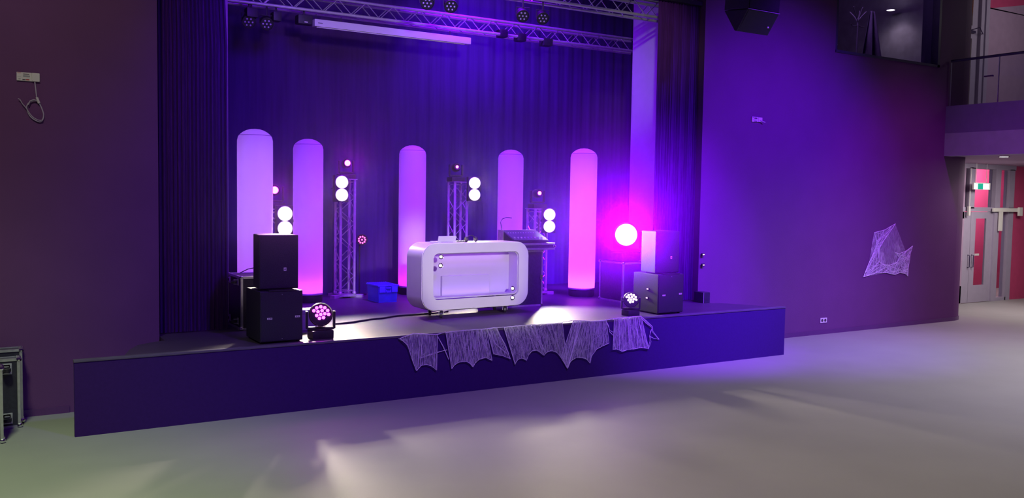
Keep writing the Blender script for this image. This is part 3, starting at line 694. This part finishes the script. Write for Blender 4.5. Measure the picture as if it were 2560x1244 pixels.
# ------------------------------------------------------------------ cobwebs
def seg_tube(mb, a, b, r, wob=.0):
    m_ = (a+b)/2+Vector((random.uniform(-1, 1)*wob, -abs(random.gauss(0, wob*.4)), random.uniform(-1, 1)*wob*.5))
    mb.tube([a, m_, b], r, 4, cap=False)
def lerp_poly(P, u):
    L = [0]
    for a, b in zip(P, P[1:]): L.append(L[-1]+(b-a).length)
    s = u*L[-1]
    for i in range(len(P)-1):
        if s <= L[i+1] or i == len(P)-2: return P[i].lerp(P[i+1], (s-L[i])/max(1e-6, L[i+1]-L[i]))
def web_panel(parent, topp, botp, n, Y=9.445):
    Tp = [onY(x, y, Y) for x, y in topp]; Bp = [onY(x, y, Y) for x, y in botp]; org = parent.location
    mb = MB().use(M_WEB)
    ph = random.random()*6
    def fn(u, v):
        a = lerp_poly(Tp, u); b = lerp_poly(Bp, u); p = a.lerp(b, v); p.y -= .008+.006*math.sin(u*26+ph)*v; return p-org
    mb.grid(fn, 40, 8); mb.use(M_STR)
    for _ in range(n):
        u = random.random(); u1 = min(1, max(0, u+random.gauss(0, .035))); v0 = 0 if random.random() < .7 else random.random()*.4; v1 = 1 if random.random() < .6 else random.uniform(.5, 1)
        P = []
        for k in range(6):
            q_ = k/5; v = v0+(v1-v0)*q_; uu = min(1, max(0, u+(u1-u)*q_+random.gauss(0, .006))); P.append(fn(uu, v)+Vector((0, -.004-random.random()*.006, 0)))
        mb.tube(P, random.choice((.0006, .0008, .0010, .0014, .0024)), 4, cap=False)
    for _ in range(n//2):
        u, v = random.random(), random.random(); a = fn(u, v); b = fn(min(1, max(0, u+random.gauss(0, .07))), min(1, max(0, v+random.gauss(0, .12))))
        if (a-b).length > .003: seg_tube(mb, a+Vector((0, -.006, 0)), b+Vector((0, -.006, 0)), .0010, .004)
    for e_ in (Tp, Bp): mb.tube([lerp_poly(e_, i/30)-org+Vector((0, -.012, random.gauss(0, .0015))) for i in range(31)], .0036 if e_ is Bp else .006, 5, cap=False)
    for u in (0, 1): mb.tube([fn(u, i/6)+Vector((0, -.008, 0)) for i in range(7)], .0035, 5, cap=False)
    return mb.build('web_panel', parent=parent)
wb = empty('cobweb_decoration', Vector((6.2, 9.445, .72)), 'long torn white cobweb draped over the front edge of the stage', 'cobweb')
web_panel(wb, [(998, 845), (1033, 833), (1092, 836)], [(1018, 862), (1030, 900), (1040, 927), (1052, 912), (1066, 910), (1078, 914), (1090, 924)], 40)
web_panel(wb, [(1113, 830), (1160, 825), (1214, 821)], [(1128, 921), (1135, 911), (1146, 904), (1163, 902), (1173, 906), (1181, 917), (1187, 906), (1197, 897), (1213, 893), (1229, 900)], 90)
web_panel(wb, [(1216, 821), (1240, 818)], [(1232, 884), (1255, 888), (1274, 896)], 16)
web_panel(wb, [(1258, 817), (1320, 812), (1360, 809), (1404, 806)], [(1286, 910), (1292, 899), (1300, 894), (1308, 895), (1315, 900), (1320, 886), (1328, 877), (1340, 875), (1349, 880), (1358, 888), (1366, 879), (1378, 875), (1393, 881), (1405, 899), (1417, 920)], 130)
web_panel(wb, [(1431, 802), (1450, 801), (1480, 803), (1514, 800)], [(1403, 888), (1410, 905), (1418, 920), (1425, 902), (1438, 893), (1458, 893), (1467, 898), (1474, 907), (1477, 890), (1490, 872), (1505, 864), (1521, 857)], 110)
web_panel(wb, [(1534, 796), (1560, 793), (1601, 790)], [(1530, 872), (1542, 872), (1554, 878), (1568, 873), (1585, 871), (1603, 868), (1620, 871)], 80)
mb = MB().use(M_STR); org = wb.location
def wp(x, y): return onY(x, y, 9.44)-org
for A_ in ([(1601, 790), (1616, 803), (1630, 816), (1631, 828), (1648, 847), (1634, 845), (1624, 840), (1627, 828), (1630, 820), (1615, 806), (1603, 793)], [(1624, 840), (1626, 852), (1620, 871)],
           [(1092, 836), (1108, 866), (1122, 897)], [(1052, 894), (1090, 881), (1118, 874)], [(1213, 821), (1240, 860), (1274, 888), (1274, 896)], [(1240, 820), (1262, 860), (1272, 884)],
           [(1514, 800), (1522, 815), (1524, 828), (1535, 838)], [(1513, 800), (1526, 826), (1534, 830), (1534, 838)], [(996, 846), (1003, 850), (1016, 849)], [(1404, 806), (1430, 802)], [(1114, 829), (1092, 836)], [(1514, 800), (1534, 796)], [(1214, 821), (1258, 817)]):
    for k_ in range(2): mb.tube([wp(x+random.gauss(0, .8), y+random.gauss(0, .8)) for x, y in A_], .0026, 5, cap=False)
mb.build('loose_strand', parent=wb)
# cobweb on the curved wall
OL = [(2238, 559), (2212, 574), (2185, 581), (2190, 605), (2188, 620), (2172, 656), (2158, 692), (2189, 682), (2215, 681), (2236, 686), (2249, 681), (2262, 683), (2269, 690), (2270, 668), (2275, 634), (2281, 614), (2264, 627), (2247, 634), (2237, 631), (2247, 643), (2242, 655), (2225, 662), (2208, 661), (2197, 653), (2195, 636), (2198, 620), (2208, 602)]
ww = empty('cobweb_decoration', onY(2215, 640, YR-.006), 'small torn white cobweb pinned to the purple wall before the doorway', 'cobweb'); org = ww.location
P = [onY(x, y, YR-.008)-org for x, y in OL]
bm = bmesh.new(); vv = [bm.verts.new(p) for p in P]; bm.faces.new(vv); bmesh.ops.triangulate(bm, faces=bm.faces[:]); bm.verts.index_update()
mb = MB().use(M_WEB).add([v.co.copy() for v in bm.verts], [[v.index for v in f_.verts] for f_ in bm.faces]); bm.free()
mb.build('web_panel', parent=ww)
mb = MB().use(M_STR)
for i in range(len(P)):
    a, b = P[i], P[(i+1) % len(P)]; seg_tube(mb, a+Vector((0, -.006, 0)), b+Vector((0, -.006, 0)), .0055, .006)
def inside(p):
    c = False; n = len(P)
    for i in range(n):
        a, b = P[i], P[i-1]
        if (a.z > p.z) != (b.z > p.z) and p.x < (b.x-a.x)*(p.z-a.z)/(b.z-a.z)+a.x: c = not c
    return c
cnt = 0
for _ in range(6000):
    if cnt > 150: break
    i, j = random.sample(range(len(P)), 2); a = P[i].lerp(P[(i+1) % len(P)], random.random()); b = P[j].lerp(P[(j+1) % len(P)], random.random())
    if (a-b).length > .9 or (a-b).length < .05: continue
    if all(inside(a.lerp(b, k/8)) for k in range(1, 8)): seg_tube(mb, a+Vector((0, -.008, 0)), b+Vector((0, -.008, 0)), random.choice((.0016, .0022, .003)), .008); cnt += 1
mb.build('strands', parent=ww)

# ------------------------------------------------------------------ wall boxes
p = onY(41, 180, 10.56); q = onY(99, 205, 10.56)
wb1 = empty('cable_outlet_box', (p.x, 10.56, (p.z+q.z)/2), 'white wall box with red and black label and looped cable, on the maroon wall', 'wall box')
W_ = q.x-p.x
MB().bbox((0, -.022, -.043), (W_*.66, 0, .043), .004).build('housing', M_WHPL, wb1)
MB().bbox((W_*.66, -.034, -.043), (W_, 0, .043), .006).build('socket', M_WHPL, wb1)
MB().use(M_RED).box((.005, -.0225, .032), (.042, -.0215, .037)).box((.085, -.0225, -.036), (.115, -.0215, -.024)).build('red_print', parent=wb1)
MB().use(M_INK).box((.06, -.0225, .022), (.115, -.0215, .030)).box((.052, -.0225, -.036), (.082, -.0215, -.026)).box((.006, -.0225, -.002), (.04, -.0215, .0)).use(M_GREYINK).box((.058, -.0225, -.004), (.120, -.0215, .014)).box((.016, -.0225, -.03), (.036, -.0215, -.022)).build('dark_print', parent=wb1)
def wall_path(pts, Y, org): return [onY(x, y, Y)-org for x, y in pts]
def smooth_path(P, n=6):
    Q = []
    for i in range(len(P)-1):
        p0, p1, p2, p3 = P[max(i-1, 0)], P[i], P[i+1], P[min(i+2, len(P)-1)]
        for k in range(n):
            t_ = k/n; Q.append(.5*((2*p1)+(p2-p0)*t_+(2*p0-5*p1+4*p2-p3)*t_*t_+(3*p1-p0-3*p2+p3)*t_**3))
    return Q+[P[-1]]
cp = [(87, 205), (88, 212), (90, 228), (92, 243), (97, 255), (104, 270), (109, 285), (107, 298), (100, 304), (88, 300), (76, 291), (69, 278), (67, 266), (72, 257), (82, 252), (92, 252), (99, 258)]
MB().tube(smooth_path(wall_path(cp, 10.535, wb1.location)), .0062, 8).build('cable', M_WCABLE, wb1, smooth=True)
cp = [(107, 300), (96, 300), (82, 292), (72, 280), (64, 268), (56, 259), (50, 249), (45, 246)]
MB().tube(smooth_path(wall_path(cp, 10.52, wb1.location)), .0045, 8).build('cable', M_WCABLE, wb1, smooth=True)
MB().tube(wall_path([(71, 262), (75, 252), (84, 249), (92, 251)], 10.515, wb1.location), .005, 7).build('cable', M_WCABLE, wb1, smooth=True)
MB().tube(wall_path([(92, 243), (98, 258)], 10.53, wb1.location), .013, 8).build('cable_tie', M_WHPL, wb1, smooth=True)
p = onY(1878, 291.5, YR); q = onY(1902.5, 306, YR)
wb2 = empty('cable_outlet_box', (p.x, YR, (p.z+q.z)/2), 'small white labelled wall box with a stub of cable, on the purple wall', 'wall box')
W_ = q.x-p.x
MB().bbox((0, -.022, -.042), (W_*.63, 0, .042), .004).build('housing', M_WHPL, wb2)
MB().bbox((W_*.63, -.030, -.038), (W_, 0, .038), .006).build('socket', M_WHPL, wb2)
MB().use(M_INK).box((.052, -.0225, .010), (.122, -.0215, .03)).box((.05, -.0225, -.034), (.12, -.0215, -.022)).box((.012, -.0225, .026), (.04, -.0215, .033)).use(M_GREYINK).box((.05, -.0225, -.012), (.125, -.0215, .0)).box((.012, -.0225, -.012), (.04, -.0215, -.004)).build('dark_print', parent=wb2)
MB().tube([onY(1901, 301, YR-.03)-wb2.location, onY(1913, 306, YR-.06)-wb2.location], .009, 8).build('cable', M_WCABLE, wb2, smooth=True)
p = onY(2050, 795, YR); q = onY(2066, 805, YR)
so = empty('power_socket', (p.x, YR, (p.z+q.z)/2), 'white double power socket low on the purple wall', 'socket')
MB().bbox((0, -.012, -.045), (q.x-p.x, 0, .045), .005).build('plate', M_WHPL, so)
for k_ in (.27, .73): MB().lathe([(.028, 0), (.026, .003), (.012, .002)], n=18, M=facing(((q.x-p.x)*k_, -.012, 0), (0, -1, 0))).build('outlet', M_INK, so)

# ------------------------------------------------------------------ hanging line array
pa = empty('line_array_loudspeaker', (9.40, 9.0, 5.04), 'black two-cabinet loudspeaker hanging from the ceiling over the stage end', 'loudspeaker')
wA = .63
MB().prism([(0, 0, 0), (0, .20, -.27), (0, .24, -.26), (0, .45, .05)], (wA, 0, 0)).build('cabinet', M_SPK, pa, bevel=.006)
MB().prism([(0, -.03, .325), (0, 0, .012), (0, .45, .062), (0, .42, .43)], (wA, 0, 0)).build('cabinet', M_SPK, pa, bevel=.006)
MB().prism([(.02, -.008, -.004), (.02, .192, -.262), (.02, .20, -.27), (.02, 0, -.01)], (wA-.04, 0, 0)).build('grille', M_GRILL, pa)
MB().prism([(.02, -.04, .32), (.02, -.012, .02), (.02, 0, .02), (.02, -.03, .32)], (wA-.04, 0, 0)).build('grille', M_GRILL, pa)
MB().box((.0, -.014, .002), (wA, -.006, .010)).build('seam_strip', M_ALUD, pa)
for (x_, y_, z_) in ((wA-.10, .125, -.185), (wA-.05, -.03, .20)): MB().bbox((x_, y_-.01, z_), (x_+.03, y_+.006, z_+.04), .004).build('badge', M_WHPL, pa)
for x_ in (.1, wA-.1): MB().tube([(x_, .2, .38), (x_, .2, 2.8)], .008, 6).build('chain', M_BLACK, pa)

# ------------------------------------------------------------------ flight cases at the wall
def dolly(x, y, w_, d_, h_, label, casts, rz=0):
    t = empty('flight_case', (x, y, 0), label, 'flight case', rz=rz)
    case_parts(t, w_, d_, h_)
    for cx, cz in casts:
        MB().bbox((cx-.05, -.010, cz-.055), (cx+.05, .004, cz+.055), .004).build('castor_plate', M_ALUD, t)
        castor(t, T((cx, -.004, cz)) @ rotx(PI/2) @ rotz(PI/2), 1.15)
    return t
p = onZ(52, 1067, 0)
dolly(p.x-.62, p.y, .62, .14, .70, 'upended flight case with two castors facing out, in front of the wall', [(.50, .60), (.50, .10)])
p2 = onY(57, 1040, 10.40)
dolly(p2.x-.8, 10.32, .80, .18, .76, 'rearmost flight case leaning area behind the upended castor case', [])
p3 = onZ(9, 1107, 0)
dolly(p3.x-.6, p3.y, .6, .14, .72, 'nearest flight case, only its silver edge showing at the picture border', [])

# ------------------------------------------------------------------ balcony and far doorway
XF = 16.67
tag(MB().use(M_FASCL).box((XF, -1, 3.32), (XF+.25, YR, 3.765)).use(M_FASC).box((XF, -1, 3.765), (XF+.25, YR, 4.30)).build('trim_1'), kind='structure')
tag(MB().use(M_MAUVE).box((XF+.25, -1, 3.33), (26, 12.37, 3.40)).box((XF+.25, -1, 4.12), (26, 12.37, 4.25)).build('ceiling_under_balcony'), kind='structure')
rl = empty('balcony_railing', (XF+.08, 6, 4.30), 'clear glass balcony railing with dark handrail on the violet balcony edge', 'railing')
for y0, y1 in ((8.95-6, 9.63-6), (9.65-6, YR-6-.01), (7.3-6, 8.93-6)):
    MB().box((0, y0, 0), (.012, y1, .86)).build('glass_panel', M_GLASS, rl)
for yy in (9.64-6, YR-6-.02): MB().box((-.004, yy-.006, 0), (.018, yy+.006, .86)).build('glass_edge', M_ALUD, rl)
MB().tube([(.006, -2, .885), (.006, YR-6-.02, .885)], .026, 10).build('handrail', M_DARKFR, rl, smooth=True)
for yy in (9.75-6, 8.2-6): MB().bbox((-.03, yy, .50), (.03, yy+.16, .53), .005).build('clamp', M_CHROME, rl)
def downlight(p, r, label, e=30, room=None):
    t = empty('downlight', p, label, 'ceiling light', 'round recessed ceiling lights')
    MB().lathe([(r*1.15, -.004), (r*1.15, .02), (r*.98, .02), (r*.98, -.006)], n=24, capb=False, capt=False).build('rim', M_WHPL, t, smooth=True)
    MB().lathe([(r*.98, 0), (r*.9, -.004)], n=24).build('lens', emis('downlight_lens', (1, .97, .92), 9), t)
    light('SPOT', Vector(p)+Vector((0, 0, -.03)), e, (1, .9, .85), aim=Vector(p)+Vector((0, 0, -1)), size=r, spot=140, blend=.8, name='downlight_beam')
dp = onZ(2510, 391, 3.325); downlight((dp.x, dp.y, 3.322), .085, 'round downlight under the violet balcony', 25)
dp = onY(2227, 25, 12.0); downlight((dp.x, 12.0, dp.z), .085, 'round downlight glowing in the dark upstairs room', 14)
MB_ = None
# room beyond: far wall and doorway on y = 12.37
YD = 12.37
tag(MB().box((17.9, 12.35, 0), (20.30, 12.5, 3.33)).build('wall_passage', M_MAUVE), kind='structure')
tag(MB().box((22.38, YD-.02, 0), (26, YD+.1, 3.33)).build('wall_red', M_REDW), kind='structure')
dr_ = MB().use(M_FRAME)
def bar(x0, x1, z0, z1, y0=YD-.03, y1=YD+.12): dr_.box((x0, y0, z0), (x1, y1, z1))
bar(19.9, 22.42, 3.22, 3.34); bar(19.95, 20.05, 0, 3.3); bar(20.44, 20.68, 2.27, 3.24); bar(20.0, 22.42, 2.20, 2.30)
bar(21.50, 21.72, 0, 3.24, YD-.06); bar(22.16, 22.38, 0, 3.24); bar(21.7, 22.2, 0, .08)
fr = tag(dr_.build('door_1'), kind='structure')
tag(fr)
def leaf(x0, x1, g0, g1, y):
    s = MB(); s.box((x0, y, .01), (g0, y+.045, 2.19)); s.box((g1, y, .01), (x1, y+.045, 2.19)); s.box((g0, y, .01), (g1, y+.045, .42)); s.box((g0, y, 2.03), (g1, y+.045, 2.19))
    o = s.build('door_leaf', M_FRAME, fr); MB().box((g0, y+.02, .42), (g1, y+.028, 2.03)).build('pane', M_GLASS, o)
    return o
l1 = leaf(19.98, 20.575, 20.1, 20.3, YD-.02); l2 = leaf(20.585, 21.50, 20.79, 21.23, YD-.02)
for x_ in (20.51, 20.665): 
    MB().tube([(x_, YD-.02, 1.16), (x_, YD-.075, 1.15), (x_, YD-.075, .87), (x_, YD-.02, .86)], .011, 7).build('door_handle', M_DARKFR, fr, smooth=True)
MB().box((20.83, YD+.0, 1.135), (21.02, YD+.006, 1.185)).build('notice', M_WHPL, fr)
for (x0, x1, z0, z1) in ((20.05, 20.44, 2.30, 3.22), (20.68, 21.50, 2.30, 3.22), (21.72, 22.16, 2.30, 3.22), (21.72, 22.16, .08, 2.20)):
    MB().box((x0, YD+.04, z0), (x1, YD+.05, z1)).build('pane', M_GLASS, fr)
MB().box((18, 14.2, 0), (29, 14.3, 3.4)).build('wall_beyond_door', M_REDW).__setitem__('kind', 'structure')
light('AREA', (23.6, 13.2, 3.2), 80, (1, .85, .85), aim=(23.8, 14.2, 1.2), size=1.6, name='unseen_fill_light')  # added fill to light the red wall behind the door panes
# white cable duct in front of the door frame
du = empty('cable_duct', (21.35, YD-.12, 2.2), 'white angled cable duct crossing the grey door frame', 'duct')
MB().bbox((0, 0, .0), (1.18, .04, .09), .004).build('rail', M_WHPL, du)
MB().bbox((.27, 0, -.47), (.42, .03, .0), .004).build('upright', M_WHPL, du)
MB().bbox((1.05, -.05, -.10), (1.2, .0, .11), .004).build('end_box', M_WHPL, du)
du2 = empty('motion_sensor', (20.32, YD-.12, 2.12), 'narrow white sensor hanging beside the rounded wall end at the doorway', 'sensor')
MB().bbox((0, 0, -.02), (.07, .05, .20), .01).build('body', M_WHPL, du2); MB().tube([(.035, .02, .2), (.055, .02, 1.1)], .012, 6).build('conduit', M_WHPL, du2)
ex = empty('exit_sign', (20.27, YD-.25, 2.73), 'glowing white and green emergency sign hanging before the doorway', 'sign')
M_SIGN = emis('sign_face', (.55, 1.0, .92), 2.4); M_SIGNG = emis('sign_green', (.02, .45, .30), 1.0)
MB().use(M_WHPL).box((-.02, 0, -.01), (.66, .04, .15)).use(M_SIGN).box((0, -.004, 0), (.14, -.001, .13)).box((.36, -.004, 0), (.60, -.001, .13)).use(M_SIGNG).box((.145, -.004, 0), (.355, -.001, .13)).build('sign_body', parent=ex)
for x_ in (.1, .52): MB().tube([(x_, .02, .15), (x_, .02, .60)], .006, 6).build('hanger', M_WHPL, ex)
# upper gallery wall
YG = 12.37
g = MB().use(M_MAUVE); g.box((20.94, YG, 4.25), (26, YG+.1, 7.05)); g.use(M_REDW).prism([(20.94, YG, 7.02), (26, YG, 7.9), (20.94, YG, 7.9)][::1], (0, .1, 0)); g.use(M_MAUVE).prism([(20.94, YG, 7.02), (26, YG, 7.05), (26, YG, 7.9)], (0, .1, 0))
g.use(M_MAUVE).box((17.9, YG, 4.25), (19.7, YG+.1, 7.9))
tag(g.build('wall_gallery'), kind='structure')
d2 = MB().use(M_FRAME); d2.box((19.70, YG-.02, 4.25), (19.87, YG+.1, 7.9)); d2.box((20.28, YG-.02, 4.25), (20.50, YG+.06, 7.9)); d2.box((19.87, YG-.02, 6.24), (20.28, YG+.06, 6.54)); d2.box((20.50, YG-.10, 4.25), (20.62, YG+.06, 7.9)); d2.box((20.62, YG, 4.25), (20.80, YG+.04, 7.9)); d2.box((20.80, YG-.04, 4.25), (20.94, YG+.06, 7.9))
fr2 = tag(d2.build('door_2'), kind='structure')
MB().box((19.87, YG+.04, 4.25), (20.28, YG+.05, 6.24)).build('cream_panel', M_CREAM, fr2)
MB().use(M_CREAM).box((19.87, YG+.04, 6.54), (20.28, YG+.05, 6.83)).use(M_ORNG).box((19.87, YG+.04, 6.83), (20.28, YG+.05, 7.9)).build('transom_panel', parent=fr2)
MB().bbox((20.0, YG-.07, 6.36), (20.35, YG-.02, 6.42), .005).build('door_closer', M_DARKFR, fr2)
MB().tube([(20.1, YG-.05, 6.40), (20.28, YG-.2, 6.47), (20.55, YG-.12, 6.36)], .012, 6).build('closer_arm', M_DARKFR, fr2)

# ------------------------------------------------------------------ upper room behind the window
Yr = 11.35
p = onY(2143, 95, Yr); ptop = onY(2143, 45, Yr)
cs = empty('coat_stand', (p.x, Yr, 4.98), 'coat stand with splayed hooks in the dark upstairs room', 'coat stand')
M_HOOK = mat('pale_steel', (.50, .42, .55), .35, .5)
zt = ptop.z-4.98
MB().tube([(0, 0, .02), (0, 0, zt)], .018, 8).build('pole', M_HOOK, cs, smooth=True)
MB().lathe([(.18, 0), (.17, .03), (.03, .05)], n=24).build('base', M_BLACK, cs, smooth=True)
for a, h_, l_ in ((200, .24, .26), (260, .26, .10), (330, .18, .14), (30, .25, .2), (100, .2, .15)):
    ca, sa = math.cos(math.radians(a)), math.sin(math.radians(a))
    MB().tube([(0, 0, zt-.08), (ca*l_*.4, sa*l_*.4, zt+.02), (ca*l_, sa*l_, zt+h_*.6), (ca*(l_+.02), sa*(l_+.02), zt+h_*.7)], .010, 7).build('hook', M_HOOK, cs, smooth=True)
for a in (180, 0): MB().tube([(0, 0, zt-.14), (math.cos(math.radians(a))*.16, 0, zt-.16), (math.cos(math.radians(a))*.20, 0, zt-.13)], .009, 7).build('hook', M_HOOK, cs, smooth=True)
q = onY(2182, 28, Yr+.1); q2 = onY(2160, 140, Yr+.1)
def cloth(u, v):
    w_ = .10+.30*v; return Vector(((u-.5)*w_*1.6+.05*v, .05*math.sin(u*14)*(.3+v), -v*(q.z-q2.z+.0)))
ct = MB().grid(cloth, 24, 12)
tag(ct.build('hanging_coat', mat('pale_cloth', (.34, .26, .42), .8, var=.2, stretch=(14, 14, 1)), loc=(q.x, Yr+.1, q.z), smooth=True), 'pale coat hanging from the coat stand in the dark upstairs room', 'coat')
p = onY(2090, 105, Yr-.4); p2_ = onY(2096, 127, Yr-.4)
tg = MB().use(M_STR); pr_ = [onY(2083, 107, Yr-.4), onY(2094, 111, Yr-.4), onY(2088, 120, Yr-.4), onY(2093, 127, Yr-.4), onY(2080, 126, Yr-.4)]
o3 = pr_[0].copy()
tg.tube([a_-o3 for a_ in (pr_[0], pr_[1], pr_[2], pr_[4])], .008, 5); tg.tube([a_-o3 for a_ in (pr_[2], pr_[3])], .01, 5)
tag(tg.build('tangled_string', M_STR, loc=o3), 'small pale tangle behind the glass at the dim end of the upstairs room', 'string')

# ------------------------------------------------------------------ haze in the air around the stage
hz = bpy.data.materials.new('violet_tinted_haze'); hz.use_nodes = True; nt = hz.node_tree; nt.nodes.clear()
out = nt.nodes.new('ShaderNodeOutputMaterial'); vs_ = nt.nodes.new('ShaderNodeVolumeScatter')
vs_.inputs['Color'].default_value = (.62, .32, 1, 1); vs_.inputs['Density'].default_value = .0007; vs_.inputs['Anisotropy'].default_value = .85  # violet of the stage light put into the scatter colour
nt.links.new(vs_.outputs[0], out.inputs['Volume'])
hb = MB().prism([(x, y, .76) for x, y in ((-1, 6.5), (15.5, 6.5), (15.5, 10.54), (10.15, 10.54), (10.15, 10.95), (12.5, 10.95), (12.5, 13.8), (1.3, 13.8), (1.3, 10.9), (1.94, 10.9), (1.94, 10.54), (-1, 10.54))], (0, 0, 5.1)).build('haze', hz)
tag(hb, 'thin haze in the air over the stage', 'haze', kind='stuff')
try: hz.cycles.homogeneous_volume = True
except Exception: pass
